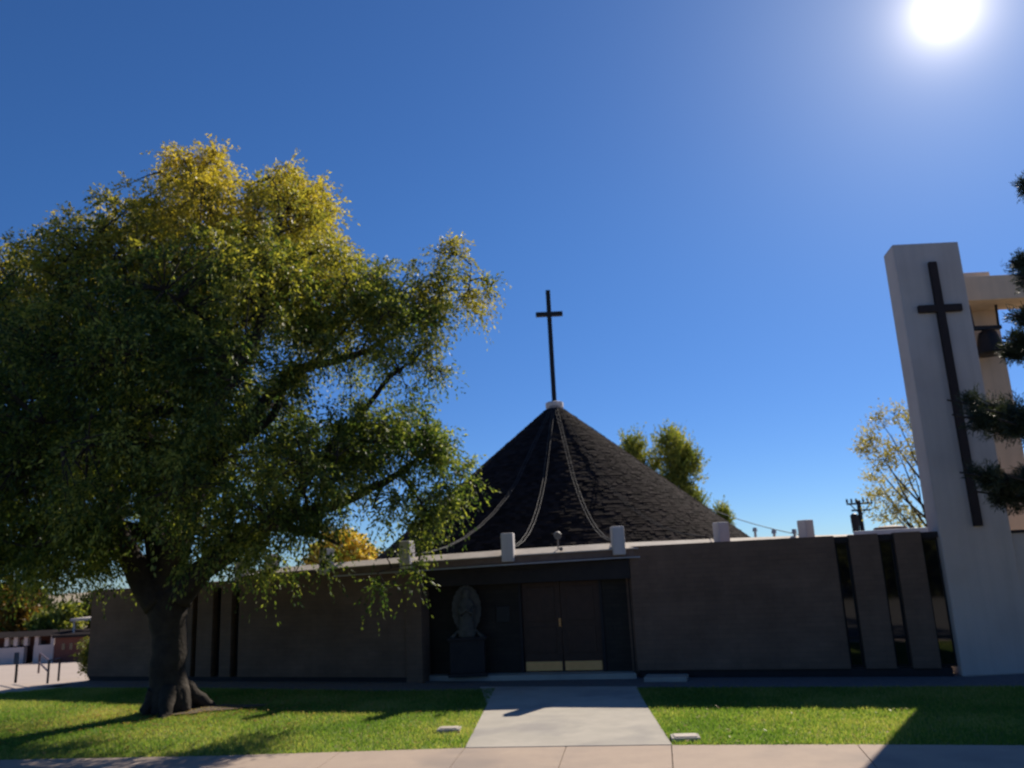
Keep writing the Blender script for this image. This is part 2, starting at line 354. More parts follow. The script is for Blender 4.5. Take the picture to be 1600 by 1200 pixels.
# left end wall going back
mx, L = frame(WL, WL + Vector((1.2, 7.5, 0))); mb = MB(); mb.box(.31, L, -.3, -.004, 0, 2.42, mx); mb.build('wall', M_brick, church, local=mx)
# porch: pillar, back wall, doors, slab, beam
pa, pb = on2(637), on2(637) + U2 * .42
wall_box('porch_pillar', pa, pb, .42, 0, 2.5, M_brick, y0=-.06, bevel=.01)
DA = G(820, 1051, .12); DB = G(944, 1049, .12); DA.z = DB.z = 0
ud = (DB - DA).normalized()
mxd, LD = frame(DA, DB)
BL = DA - ud * 3.05; BRt = DB + ud * .72
ZD = .12; ZT = 2.13
M_pback = brick_mat('porch_brick_shaded', (.048, .040, .032), (.038, .032, .027), (.035, .03, .026))  # darker copy of the wall brick, with the porch shade put into its colour
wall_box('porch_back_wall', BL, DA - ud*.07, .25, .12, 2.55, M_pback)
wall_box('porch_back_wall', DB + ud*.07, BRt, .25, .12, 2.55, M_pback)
wall_box('porch_back_wall', DA - ud*.066, DB + ud*.066, .22, ZT + .07, 2.55, M_dark, y0=.02)
mb = MB(); mb.box(-.066, -.002, -.03, .18, ZD, ZT + .066, mxd); mb.box(LD + .002, LD + .066, -.03, .18, ZD, ZT + .066, mxd); mb.box(-.002, LD + .002, -.03, .18, ZT, ZT + .066, mxd)
mb.build('door_frame', M_dark, church, local=mxd)
for k in (0, 1):
    x0 = .004 + k * LD/2; x1 = x0 + LD/2 - .008
    d = MB(); d.box(x0, x1, .04, .085, ZD + .01, ZT - .006, mxd)
    for zz0, zz1 in ((.42, 1.02), (1.12, 1.92)):        # raised panels: stiles and rails stand proud
        d.box(x0 + .13, x1 - .13, .022, .04, ZD + zz0, ZD + zz1 - .02, mxd)
    dl = d.build('door', M_door, church, local=mxd, bevel=.006)
    kp = MB(); kp.box(x0 + .03, x1 - .03, .030, .037, ZD + .03, ZD + .23, mxd)
    kp = kp.build('kick_plate', M_brass, None, local=mxd); kp.parent = dl; kp.matrix_basis = Matrix.Identity(4)
    hx = LD/2 - .035 if k == 0 else LD/2 + .035
    if k: continue
    h_ = MB(); hp = [mxd @ Vector((hx, yy, zz)) for yy, zz in ((.04, ZD+1.03), (-.02, ZD+1.04), (-.03, ZD+1.09), (-.02, ZD+1.14), (.04, ZD+1.15))]
    h_.tube(hp, .014, 8); h_.box(hx - .025, hx + .025, .034, .04, ZD + 1.0, ZD + 1.18, mxd)
    h_ = h_.build('handle', M_brass, None, local=mxd); h_.parent = dl; h_.matrix_basis = Matrix.Identity(4)
# plaque beside the doors
pq = MB(); pq.box(-.62, -.28, -.035, -.002, 1.25, 1.62, mxd); pq.build('plaque', M_black, church, local=mxd, bevel=.01)
# porch slab
sl0, sl1 = G(712, 1065), G(1062, 1063.5); sl0.z = sl1.z = 0
mb = MB(); back = ud.cross(Vector((0, 0, -1)))
mb.prism([sl0, Vector((2.42, 18.36, 0)), Vector((2.42, 20.9, 0)), BL + Vector((.05, .2, 0)), Vector((BL.x, PIL.y + .45, 0))], .0, .12)
mb.build('porch_slab', M_conc, church, bevel=.01)
mb = MB(); mx, L = frame(Vector((2.5, WC.y - .62, 0)), Vector((3.35, WC.y - .88, 0))); mb.box(0, L, 0, .5, 0, .1, mx); mb.build('porch_slab', M_conc, church, bevel=.01)

# eave ring: coping, fascia, drip, beam (28-sided), deck and drum
A0 = math.atan2(-CY, -CX) - math.pi/NS
def rp(r, i, z): a = A0 + 2*math.pi*i/NS; return Vector((CX + r*math.cos(a), CY + r*math.sin(a), z))
# the ring tilts very slightly down to the left as in the photo
def zt(p, z): return z - .018 * (CX - p.x) if p.x < CX else z - .0 * (CX - p.x)
def ring(r0, r1, z0, z1, idx=range(NS)):
    mb = MB()
    for i in idx:
        q = [rp(r1, i, 0), rp(r1, i+1, 0), rp(r0, i+1, 0), rp(r0, i, 0)]
        vs = [(p.x, p.y, zt(p, z0)) for p in q] + [(p.x, p.y, zt(p, z1)) for p in q]
        mb.add(vs, [(0,3,2,1),(4,5,6,7),(0,1,5,4),(1,2,6,5),(2,3,7,6),(3,0,4,7)])
    return mb
ZC = 2.92
mb = MB()
for i in range(NS):
    q = [rp(RR, i, 0), rp(RR, i+1, 0), rp(RR - .38, i+1, 0), rp(RR - .38, i, 0)]
    vs = [(p.x, p.y, zt(p, ZC - .14)) for p in q] + [(p.x, p.y, zt(p, ZC - (.115 if k < 2 else -.02))) for k, p in enumerate(q)]
    mb.add(vs, [(0,3,2,1),(4,5,6,7),(0,1,5,4),(2,3,7,6)])
mb.build('roof_coping', M_cream, church)
ring(RR - .38, RR - .05, ZC - .30, ZC - .143).build('fascia', M_fascia, church)
ring(RR - .30, RR + .01, ZC - .335, ZC - .303).build('drip_edge', M_steel, church)
mb = MB(); n_ = 14
ctr = [rp(RR - .41, i, 0) for i in range(NS)]
mb.add([(p.x, p.y, zt(p, ZC - .10)) for p in ctr] + [(CX, CY, ZC - .1)], [(i, (i+1) % NS, NS) for i in range(NS)])
mb.build('roof_deck', mat('roof_gravel', (.60, .57, .53), (.48, .46, .43), 6, .95, .6, 40), church)
mb = MB(); mb.prism([rp(8.9, i, 0) for i in range(NS)], 0, 2.55); mb.build('wall', M_brick, church)
# soffit under the overhang
ring(8.0, RR - .42, ZC - .44, ZC - .345).build('soffit', M_dark, church)
# beam over the porch between pillar and right wall
mx, L = frame(pa + Vector((.1, -.02, 0)), WC + Vector((-.01, .02, 0))); mb = MB(); mb.box(0, L, .0, .3, 2.14, 2.56, mx); mb.build('porch_beam', M_dark, church, local=mx)
# buttress caps at the ring corners
for i in range(-5, 4):
    p = rp(RR + .04, i, 0); a = A0 + 2*math.pi*i/NS
    mx = Matrix.Translation(Vector((p.x, p.y, 0))) @ Matrix.Rotation(a + math.pi/2, 4, 'Z')
    mb = MB(); zz = zt(p, 0); mb.box(-.14, .14, -.06, .22, ZC - .26 + zz, ZC + .38 + zz, mx); mb.build('buttress_cap', M_white, church, local=mx, bevel=.025)
# roof-edge floodlight
fb = AY(873, 858, 18.35)
mb = MB(); mb.tube([fb + Vector((0, .25, -.1)), fb + Vector((0, .2, .26))], .016, 8)
mb.tube([fb + Vector((0, .12, .30)), fb + Vector((0, .2, .32)), fb + Vector((0, .3, .34))], [.085, .09, .05], 12)
mb.tube([fb + Vector((.05, -.03, .0)), fb + Vector((.05, .1, .02))], [.045, .03], 10)
mb.build('floodlight', mat('lamp_housing', (.25, .22, .2), (.16, .14, .13), 20, .6), church)
# cone roof
RC = 6.75; ZB = ZC + .05
def cone_mat():
    m = bpy.data.materials.new('dark_shingles'); m.use_nodes = True
    n = m.node_tree.nodes; L = m.node_tree.links; b = n['Principled BSDF']; b.inputs['Roughness'].default_value = 1.0; b.inputs['Specular IOR Level'].default_value = .05
    g_ = n.new('ShaderNodeNewGeometry'); rnd = n.new('ShaderNodeMapRange'); rnd.inputs['To Min'].default_value = .6; rnd.inputs['To Max'].default_value = 1.45
    L.new(g_.outputs['Random Per Island'], rnd.inputs['Value'])
    no = n.new('ShaderNodeTexNoise'); no.inputs['Scale'].default_value = 1.1; no.inputs['Detail'].default_value = 6; L.new(g_.outputs['Position'], no.inputs['Vector'])
    mx = n.new('ShaderNodeMix'); mx.data_type = 'RGBA'; mx.inputs['A'].default_value = (.014, .0115, .012, 1); mx.inputs['B'].default_value = (.036, .028, .026, 1); L.new(no.outputs['Fac'], mx.inputs['Factor'])
    v = n.new('ShaderNodeVectorMath'); v.operation = 'SCALE'; L.new(mx.outputs['Result'], v.inputs[0]); L.new(rnd.outputs[0], v.inputs['Scale']); L.new(v.outputs[0], b.inputs['Base Color'])
    return m
M_shin = cone_mat()
# solid cone and courses of single shingles laid on it
mb = MB(); nn = 56
mb.lathe([(RC, ZB - .14), (RC, ZB), (.22, APEX - .02)], nn, (CX, CY, 0))
rng = np.random.default_rng(3)
slope = math.atan2(APEX - ZB, RC - .22); SLn = math.hypot(APEX - ZB, RC - .22)
course = .12; k = int(SLn / course)
for c in range(k):
    s0 = c * course; r0 = RC - s0 * math.cos(slope); z0 = ZB + s0 * math.sin(slope); 
    cnt = max(8, int(2*math.pi*r0 / .17)); s1 = s0 + course * 1.25; r1 = RC - s1 * math.cos(slope); z1 = ZB + s1 * math.sin(slope)
    if r1 < .25: break
    ph = rng.random()
    for j in range(cnt):
        a = 2*math.pi*(j + ph) / cnt; a2 = a + 2*math.pi/cnt * .985
        if math.sin(a) > .45: continue
        th = .009 + .022 * rng.random(); dr = rng.normal(0, .008)
        ca, sa, cb, sb = math.cos(a), math.sin(a), math.cos(a2), math.sin(a2)
        ox, oz = math.sin(slope) * th, math.cos(slope) * th
        rr0 = r0 + dr
        vs = [(CX + (rr0+ox)*ca, CY + (rr0+ox)*sa, z0+oz), (CX + (rr0+ox)*cb, CY + (rr0+ox)*sb, z0+oz), (CX + (r1+.004)*cb, CY + (r1+.004)*sb, z1+.005), (CX + (r1+.004)*ca, CY + (r1+.004)*sa, z1+.005),
              (CX + rr0*ca, CY + rr0*sa, z0), (CX + rr0*cb, CY + rr0*sb, z0)]
        mb.add(vs, [(0, 1, 2, 3), (4, 5, 1, 0), (4, 0, 3), (5, 2, 1)])
mb.build('cone_roof', M_shin, church)
mb = MB(); mb.lathe([(.30, APEX - .12), (.34, APEX - .02), (.34, APEX + .16), (.22, APEX + .2)], 10, (CX, CY, 0)); mb.build('apex_cap', M_white, church, bevel=.01)
ct = AY(858, 454, CY); cz0, cz1 = APEX + .15, ct.z
mb = MB(); q = .085
mb.box(CX - q, CX + q, CY - q, CY + q, cz0, cz1); za = AY(860, 491, CY).z
mb.box(CX - .52, CX - q, CY - q, CY + q, za - q, za + q); mb.box(CX + q, CX + .52, CY - q, CY + q, za - q, za + q)
mb.build('cross', M_black, church, bevel=.01)
# small vents on the deck and white parapet at the right
for px, py, Y, hh in ((1211, 846, 20.5, .2), (1243, 846, 20, .2), (870, 818, 24.0, 0.0), (1181, 842, 22, .2)):
    p = AY(px, py, Y); mb = MB(); z0 = min(ZC - .1, p.z)
    if hh: mb.tube([Vector((p.x, Y, ZC - .12)), Vector((p.x, Y, p.z + hh))], .035, 8); mb.tube([Vector((p.x, Y, p.z + hh)), Vector((p.x, Y, p.z + hh + .1))], [.07, .05], 8)
    else: mb.tube([Vector((p.x, Y, p.z - .3)), Vector((p.x, Y, p.z + .12))], [.05, .05], 8); mb.tube([Vector((p.x, Y, p.z + .12)), Vector((p.x, Y, p.z + .17))], [.08, .07], 8)
    mb.build('roof_vent', M_steel, church)
mx, L = frame(AY(1335, 845, 18.3), AY(1462, 840, 17.6)); mb = MB(); mb.box(0, L, 0, .5, 2.6, ZR + .10, mx); mb.build('parapet', mat('white_roof_membrane', (.8, .8, .78), (.7, .7, .68), 3, .8), church, local=mx, bevel=.02)
pv = AY(1392, 830, 19.5); mb = MB(); mb.lathe([(.3, -.35), (.3, .02), (.42, .03), (.36, .12), (.1, .16)], 14, (pv.x, pv.y, pv.z - .02)); mb.build('roof_vent', M_fascia, church)

# ------------------------------------------------------------------ cables from apex to caps
M_cab = mat('cable_dark', (.042, .042, .045), rough=.9, spec=.05)
def cable(i, lab):
    e = rp(RR - .12, i, 0); e.z = zt(e, ZC + .08); s0 = Vector((CX, CY, APEX + .02)) + (e - Vector((CX, CY, e.z))).normalized() * .3
    mb = MB()
    for off in (-.045, .045):
        pts = []; sg = [0.0]
        side = Vector((-(e - s0).y, (e - s0).x, 0)).normalized() * off
        for k in range(33):
            t = k / 32; p = s0.lerp(e, t); p.z -= 4 * 1.35 * t * (1 - t)
            r = math.hypot(p.x - CX, p.y - CY)
            surf = (ZB + (RC - r) * math.tan(slope) + .07) if r < RC else ZC - .05
            p.z = max(p.z, surf); pts.append(p + side + Vector((0, 0, .01 * math.sin(k * 2.1))))
        mb.tube(pts, .009, 6)
    o = mb.build('roof_cable', mat('cable_grey', (.065, .065, .07), rough=.7, spec=.2) if i == 0 else (M_cab if i in (2, 3) else bpy.data.materials['cable_grey']), smooth=True)
    o.parent = None
    return tag(o, lab, 'cable', 'twin cables swagged from the roof apex')
cable(0, 'pale twin cable sagging from cone apex to the white cap left of the doors')
cable(1, 'pale twin cable sagging from cone apex to the cap beside the brick wall corner')
cable(-1, 'twin cable sagging from the cone apex toward the cap half hidden by leaves')
cable(2, 'faint twin cable sagging right of the cone to the cap above the brick wall')

# ------------------------------------------------------------------ statue in the porch
st = DA - ud * 1.28 + Vector((0, -.42, 0)); st.z = .12
stt = thing('statue', 'pale robed statue framed by an oval halo on a dark pedestal in the shaded porch', 'statue', st)
mb = MB(); mb.box(-.5, .4, -.22, .25, 0, .08, Matrix.Translation(st)); mb.box(-.45, .35, -.17, .2, .08, .8, Matrix.Translation(st)); mb.box(-.5, .4, -.22, .25, .8, .86, Matrix.Translation(st))
mb.build('pedestal', M_dark, stt, bevel=.01)
z = .86
mb = MB()
def ell(cx, cz, rx, rz, d0, d1, n=28, spikes=0):
    vs = []
    for yy in (d0, d1):
        for j in range(n):
            a = 2*math.pi*j/n; f = 1 + (spikes if j % 2 else 0); vs.append(st + Vector((cx + rx*f*math.sin(a), yy, cz + rz*f*math.cos(a))))
    mb.add(vs, [tuple(range(n)), tuple(range(2*n-1, n-1, -1))] + [(j, j+n, (j+1) % n + n, (j+1) % n) for j in range(n)])
ell(-.05, z + .62, .33, .52, .03, .08, 44, .06)
mb.build('halo', M_stone, stt)
mb = MB()
mb.lathe([(.20, z), (.20, z + .05), (.16, z + .3), (.17, z + .5), (.19, z + .68), (.15, z + .8), (.07, z + .86), (.085, z + .92), (.095, z + .98), (.07, z + 1.06), (.02, z + 1.1)], 20, (st.x - .05, st.y - .03, st.z), 1, .6)
mb.tube([st + Vector((-.2, -.06, z + .66)), st + Vector((-.16, -.15, z + .52)), st + Vector((-.06, -.17, z + .62)), st + Vector((-.05, -.17, z + .72))], [.06, .055, .04, .015], 10)
mb.tube([st + Vector((.10, -.06, z + .66)), st + Vector((.06, -.15, z + .52)), st + Vector((-.04, -.17, z + .62)), st + Vector((-.05, -.17, z + .72))], [.06, .055, .04, .015], 10)
mb.build('figure', M_stone, stt, smooth=True)
mb = MB()
for sx in (-1, 1):
    pts = [st + Vector((-.05 + sx * (.1 + .32*t), -.02, z + .03 + .10 * math.sin(t*5))) for t in [k/10 for k in range(11)]]
    mb.tube(pts, [.05 + .025*math.sin(k) for k in range(11)], 8)
mb.build('scroll_base', M_stone, stt, smooth=True)

# ------------------------------------------------------------------ bell tower
ZT_ = AY(1393, 382, WR.y).z
tf0 = WR; tf1 = G(1497, 377, ZT_); tf1.z = 0
tl = G(1380, 400, ZT_); tl.z = 0
ut = (tf1 - tf0).normalized()
tower = thing('bell_tower', 'tall pale stucco bell tower with a long dark cross on its front slab', 'bell tower', (tf0.x, tf0.y, 0))
mxt, LT = frame(tf0, tf1)
DT = .95
mb = MB()
p = [tf0, tf1, tf1 + Vector((-ut.y, ut.x, 0)) * DT, tl]
mb.prism([(q_.x, q_.y) for q_ in p], 0, ZT_); mb.build('slab', M_grey, tower, bevel=.03)
# cross on the slab
c0 = AY(1452, 411, tf0.y - .5); 
def onT(px, py):
    d = ray(px, py); det = d.x * -ut.y + d.y * ut.x; s_ = (tf0.x * -ut.y + tf0.y * ut.x) / det
    q_ = Vector((d.x*s_, d.y*s_, H + d.z*s_)); return (q_ - Vector((tf0.x, tf0.y, 0))).dot(ut), q_.z
xc, zc1 = onT(1452, 411); xb, zc0 = onT(1526, 822); xa, zca = onT(1464, 483); xm = (xc + xb) / 2 + .02
hw = .085
mb = MB(); mb.box(xm - hw, xm + hw, -.09, -.003, zc0, zc1, mxt); mb.box(xm - .47, xm - hw - .0005, -.088, -.003, zca - .08, zca + .08, mxt); mb.box(xm + hw + .0005, xm + .47, -.088, -.003, zca - .08, zca + .08, mxt)
mb.build('cross', mat('dark_brown_wood', (.03, .022, .022), (.045, .03, .028), 5, .8), tower, local=mxt, bevel=.008)
# rear slab, head beam, third slab outside the frame on the right
yB = 19.0
b_r = AY(1571.6, 556, yB); b_top = AY(1543, 424, yB).z
mb = MB(); mb.box(b_r.x - 1.9, b_r.x, yB, yB + .55, 0, b_top); mb.build('slab', M_bounce, tower, bevel=.03)
yF = 18.1
bt = AY(1550, 430, yF).z; bb = AY(1550, 468, yF).z
mb = MB(); mb.box(b_r.x - 1.75, b_r.x + 3.4, yF, yB - .004, bb, bt - .0); mb.build('head_beam', M_bounce, tower, bevel=.02)
mb = MB(); mb.box(b_r.x + 2.6, b_r.x + 3.38, yF - 1.3, yB + .8, 0, bb - .002); mb.build('slab', M_bounce, tower, bevel=.03)
# bell
bc = AY(1545, 532, 18.55)
bell = thing('bell', 'dark bronze bell hanging under the head beam behind the tower slab', 'bell', (bc.x, bc.y, bc.z))
mb = MB(); mb.lathe([(.36, -.34), (.33, -.29), (.27, -.12), (.23, .08), (.19, .2), (.09, .27), (.02, .28)], 24, (bc.x, bc.y, bc.z)); mb.build('bell_body', M_black, bell, smooth=True)
mb = MB(); mb.box(bc.x - .34, bc.x + .34, bc.y - .06, bc.y + .06, bc.z + .27, bc.z + .36); mb.tube([(bc.x - .3, bc.y, bc.z + .3), (bc.x - .33, bc.y, bb)], .03, 8); mb.tube([(bc.x + .3, bc.y, bc.z + .3), (bc.x + .33, bc.y, bb)], .03, 8); mb.build('yoke', M_black, bell)
mb = MB(); mb.tube([(bc.x, bc.y, bc.z + .2), (bc.x, bc.y, bc.z - .3)], [.015, .05], 8); mb.build('clapper', M_black, bell)
# low garden wall to the right of the tower
g0 = Vector((tf1.x - .002, tf1.y + .05, 0)) + ut * .01; 
lw = thing('garden_wall', 'low grey stucco wall running right from the foot of the tower', 'wall', (g0.x, g0.y, 0))
mxg, _ = frame(g0, g0 + ut); mb = MB(); mb.box(0, 6.5, 0, .25, 0, AY(1590, 828, g0.y).z - .06, mxg); mb.build('wall_body', M_grey, lw, local=mxg)
mb = MB(); zz = AY(1590, 828, g0.y).z - .058; mb.box(-.0, 6.52, -.03, .28, zz, zz + .06, mxg); mb.build('coping', M_dark, lw, local=mxg)

# ------------------------------------------------------------------ trees
def unit(a): return a / np.maximum(np.linalg.norm(a, axis=-1, keepdims=True), 1e-6)
def leaves(rng, C, O, nt_, nl, L, droop, ll, lw_, spread=.8):
    N = len(C)
    d = unit(O[:, None, :] * (1 - spread) + rng.normal(size=(N, nt_, 3)) * spread * .75)
    Ls = L * rng.uniform(.5, 1.15, (N, nt_, 1, 1))
    s = (np.arange(nl) + rng.random((N, nt_, nl))) / nl; s = s[..., None]
    P = C[:, None, None, :] + Ls * (d[:, :, None, :] * s + np.array([0, 0, -1.]) * droop * s * s)
    T = unit(d[:, :, None, :] + np.array([0, 0, -2.]) * droop * s + rng.normal(size=P.shape) * .55)
    Wd = unit(np.cross(T, rng.normal(size=P.shape)))
    sc = rng.uniform(.65, 1.2, P.shape[:-1] + (1,))
    a = P + rng.normal(size=P.shape) * .02; b = a + T * ll * .45 * sc + Wd * lw_ * sc; c = a + T * ll * sc; e = a + T * ll * .45 * sc - Wd * lw_ * sc
    return np.stack([a, b, c, e], axis=-2).reshape(-1, 3)
def bez(a, b, c, n): return [(a * (1-t)**2 + b * 2*t*(1-t) + c * t*t) for t in [k/n for k in range(n+1)]]
def make_tree(name, label, cat, base, limbs, lobes, ncl, leafm, seed, nt_=8, nl=14, L=.8, droop=.5, ll=.11, lw_=.022, bark=M_bark, group=None, twig=.02, spread=.8, bias=.42):
    """limbs: list of (points, radii); lobes: list of (centre, radius xyz)"""
    rng = np.random.default_rng(seed)
    t = thing(name, label, cat, tuple(base), group)
    mb = MB(); nodes = []
    for pts, rs in limbs:
        fine = []; fr_ = []
        P = [Vector(p) for p in pts]
        for i in range(len(P) - 1):
            for k in range(4):
                u = k / 4; p0, p1, p2, p3 = P[max(i-1, 0)], P[i], P[i+1], P[min(i+2, len(P)-1)]
                q_ = .5 * ((2*p1) + (p2-p0)*u + (2*p0-5*p1+4*p2-p3)*u*u + (3*p1-p0-3*p2+p3)*u**3)
                fine.append(q_ + Vector(rng.normal(0, .02, 3)) * (1 if i else .3)); fr_.append(rs[i] + (rs[i+1] - rs[i]) * u)
        fine.append(P[-1]); fr_.append(rs[-1])
        mb.tube(fine, fr_, 12 if rs[0] > .15 else 7); nodes += list(zip(fine, fr_))
    nodeP = np.array([n_[0][:] for n_ in nodes]); nodeR = np.array([n_[1] for n_ in nodes])
    vol = np.array([l_[1][0] * l_[1][1] * l_[1][2] for l_ in lobes]) ** .62; pr = vol / vol.sum()
    sub = []
    for ctr_, rr in lobes:                    # secondary limbs into every lobe
        c = np.array(ctr_[:]); small = rr[0] < .55
        allP = np.concatenate([nodeP, np.array([p[:] for p in sub])]) if (small and sub) else nodeP
        dd = np.linalg.norm(allP - c, axis=1) + (0 if small else np.where(allP[:, 2] > c[2] + .5, 2, 0)); j = int(dd.argmin())
        a = Vector(allP[j]); cV = Vector(c); r0 = .012 if small else min(nodeR[j] * .6, .08)
        for q in range(3 if rr[0] > .8 else 1):
            tip = cV + Vector(rng.normal(0, .40, 3).clip(-.6, .6) * np.array(rr)); mid = a.lerp(tip, .5) + Vector((0, 0, .07 * (tip - a).length)) + Vector(rng.normal(0, .05 * (tip - a).length, 3))
            pts = bez(a, mid, tip, 6); mb.tube(pts, [r0 * (1 - .8 * k/6) + .006 for k in range(7)], 6); sub += pts
    subP = np.array([p[:] for p in sub] )
    idx = rng.choice(len(lobes), ncl, p=pr)
    Cc = np.array([lobes[i][0][:] for i in idx]); Rr = np.array([lobes[i][1] for i in idx])
    dv = unit(rng.normal(size=(ncl, 3))); rad_ = rng.random((ncl, 1)) ** bias
    C = Cc + dv * Rr * rad_
    D2 = ((C[:, None, :] - subP[None]) ** 2).sum(-1); jj = D2.argmin(1)
    for i in range(0, ncl):
        a = Vector(subP[jj[i]]); b = Vector(C[i]); mid = a.lerp(b, .55) + Vector((0, 0, .08)); mb.tube(bez(a, mid, b, 3), [twig, twig*.75, twig*.5, twig*.3], 4, cap=False)
    tr = mb.build('trunk', bark, t, smooth=True)
    V = leaves(rng, C, dv, nt_, nl, L, droop, ll, lw_, spread)
    np_mesh('crown', V, 4, leafm, t)
    return t

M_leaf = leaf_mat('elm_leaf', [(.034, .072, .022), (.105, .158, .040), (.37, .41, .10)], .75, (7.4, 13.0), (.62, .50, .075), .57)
YT = 16.7
lob = [ # picture x, y, radius px, depth offsets
 (330, 318, 95, (-1, 1.5)), (262, 322, 78, (0,)), (300, 262, 42, (0,)), (345, 262, 40, (.5,)), (450, 292, 48, (0,)), (490, 300, 40, (.5,)), (450, 335, 88, (-1, 1.5)), (500, 345, 62, (0,)), (262, 246, 24, (0,)), (330, 238, 20, (0,)), (215, 385, 95, (-1.5, 1.5)), (130, 400, 80, (0, -2)), (70, 450, 90, (-1.5, 1.5)), (-20, 470, 105, (0, 3)), (-120, 540, 150, (-1, 3)),
 (470, 430, 105, (-1.5, 1.5)), (555, 460, 75, (-1, 1)), (620, 445, 55, (.3,)), (680, 440, 50, (.5,)), (722, 440, 42, (.8,)), (735, 415, 25, (.8,)), (735, 470, 30, (1.2,)), (655, 490, 55, (0, 1.2)), (600, 500, 60, (-1,)),
 (380, 450, 125, (-3, 0, 3)), (250, 510, 145, (-3.5, 0, 3.5)), (100, 590, 150, (-3, 0.5, 3.5)), (-60, 650, 150, (-2, 2)), (330, 600, 120, (-3.4, 3.0)), (500, 520, 55, (-1.8, 1.6)), (470, 585, 42, (1.2, -1.4)), (545, 605, 34, (1.0,)), (420, 640, 70, (1.5,)), (585, 610, 26, (-.4,)), (560, 555, 42, (1.2,)), (640, 605, 28, (.6,)), (700, 400, 34, (.6,)), (760, 440, 22, (.8,)), (610, 555, 48, (.5,)), (665, 555, 42, (.8,)), (690, 585, 24, (.8,)),
 (560, 685, 75, (-1, 1)), (640, 680, 70, (-.5, 1)), (690, 700, 55, (0,)), (715, 740, 45, (.4,)), (480, 730, 95, (-2, 1)), (350, 740, 120, (-3, 2.5)), (200, 730, 130, (-3.4, 1, 3)), (60, 750, 130, (-2.5, 2)), (-70, 780, 140, (-1, 2)),
 (600, 765, 55, (-1,)), (680, 775, 50, (0,)), (655, 810, 32, (.2,)), (710, 790, 30, (.2,)), (420, 820, 70, (-2, .5)), (330, 840, 60, (-2, 1)), (110, 850, 75, (-1.5, 1)), (30, 850, 80, (-.5, 2)), (-40, 880, 60, (0,)), (190, 850, 60, (1.4,)),
 (500, 830, 42, (-.8,)), (465, 870, 30, (-1,)), (500, 880, 18, (-1,)), (395, 880, 26, (-1,)), (655, 855, 22, (0,)), (652, 890, 13, (0,)), (595, 893, 12, (-.2,)), (598, 915, 9, (-.2,)), (455, 900, 14, (-1,)), (420, 893, 14, (-1,)), (600, 860, 14, (-.2,)), (160, 895, 35, (1,)), (90, 905, 32, (-1,)), (235, 885, 24, (1.6,)),
]
lobes = []
for x, y, r, ds in lob:
    for d_ in ds:
        Y = YT + d_; p_ = AY(x, y, Y); rw = max(r - 9, r * .65) / FPX * Y
        lobes.append((p_, (rw, rw * 1.1, rw * .95)))
base = G(265, 1113); base.z = 0
def LP(x, y, d=0): return AY(x, y, YT + d)
R_ = lambda *a: list(a)
limbs = [
 ([base + Vector((0, .1, -.1)), LP(266, 1095, .05), LP(265, 1050, .1), LP(264, 990, .1), LP(262, 935, .1), LP(262, 900, .1)], R_(.50, .40, .34, .335, .42, .34)),
 ([LP(250, 940), LP(218, 900, -.1), LP(185, 830, -.3), LP(150, 730, -.5), LP(110, 630, -.6), LP(60, 540, -.6)], R_(.36, .27, .2, .15, .10, .03)),
 ([LP(275, 935), LP(312, 895, 0), LP(375, 850, 0), LP(440, 812, -.1), LP(520, 790, -.2), LP(600, 752, -.2), LP(680, 700, 0)], R_(.34, .24, .19, .15, .11, .08, .03)),
 ([LP(262, 915), LP(285, 830, .2), LP(320, 730, .4), LP(340, 640, .5), LP(350, 520, .5), LP(345, 380, .5)], R_(.34, .26, .2, .16, .1, .03)),
 ([LP(325, 720, .4), LP(385, 660, .3), LP(430, 610, .2), LP(470, 575, .2), LP(540, 560, .4), LP(610, 525, .6), LP(690, 460, .8)], R_(.16, .14, .12, .1, .075, .05, .02)),
 ([LP(375, 690, -.8), LP(425, 650, -.9), LP(450, 600, -.9), LP(500, 560, -.8), LP(560, 490, -.6)], R_(.11, .09, .08, .06, .02)),
 ([LP(440, 812, -.1), LP(500, 720, 0), LP(560, 650, .1), LP(610, 590, .3), LP(650, 560, .6)], R_(.12, .09, .07, .05, .02)),
 ([LP(255, 900), LP(235, 800, 1), LP(210, 680, 2), LP(190, 560, 2.5), LP(200, 430, 2.5)], R_(.28, .2, .15, .1, .03)),
 ([LP(262, 900), LP(290, 780, -1), LP(330, 650, -2), LP(400, 520, -2.4), LP(430, 400, -2)], R_(.26, .2, .14, .08, .03)),
 ([LP(205, 870, -.2), LP(120, 800, -.8), LP(40, 740, -1), LP(-60, 690, -1)], R_(.2, .14, .09, .03)),
 ([LP(420, 822, -.3), LP(480, 830, -.8), LP(530, 850, -1)], R_(.1, .07, .02)),
]
for a in (-2.4, -1.3, -.5, .5, 2.2, 3.1):    # root flare
    p0 = base + Vector((math.cos(a) * .26, math.sin(a) * .26, .42)); k_ = .72 + .2 * math.sin(a * 3.3); p1 = base + Vector((math.cos(a) * k_, math.sin(a) * k_, -.06))
    limbs.append(([p0, p0.lerp(p1, .5) + Vector((0, 0, -.03)), p1], R_(.20, .13, .05)))
make_tree('shade_tree', 'huge leafy green tree turning yellow at the top, thick trunk on the left lawn', 'tree', base, limbs, lobes, 4400, M_leaf, 11, nt_=11, nl=12, L=.62, droop=.5, ll=.095, lw_=.0195)

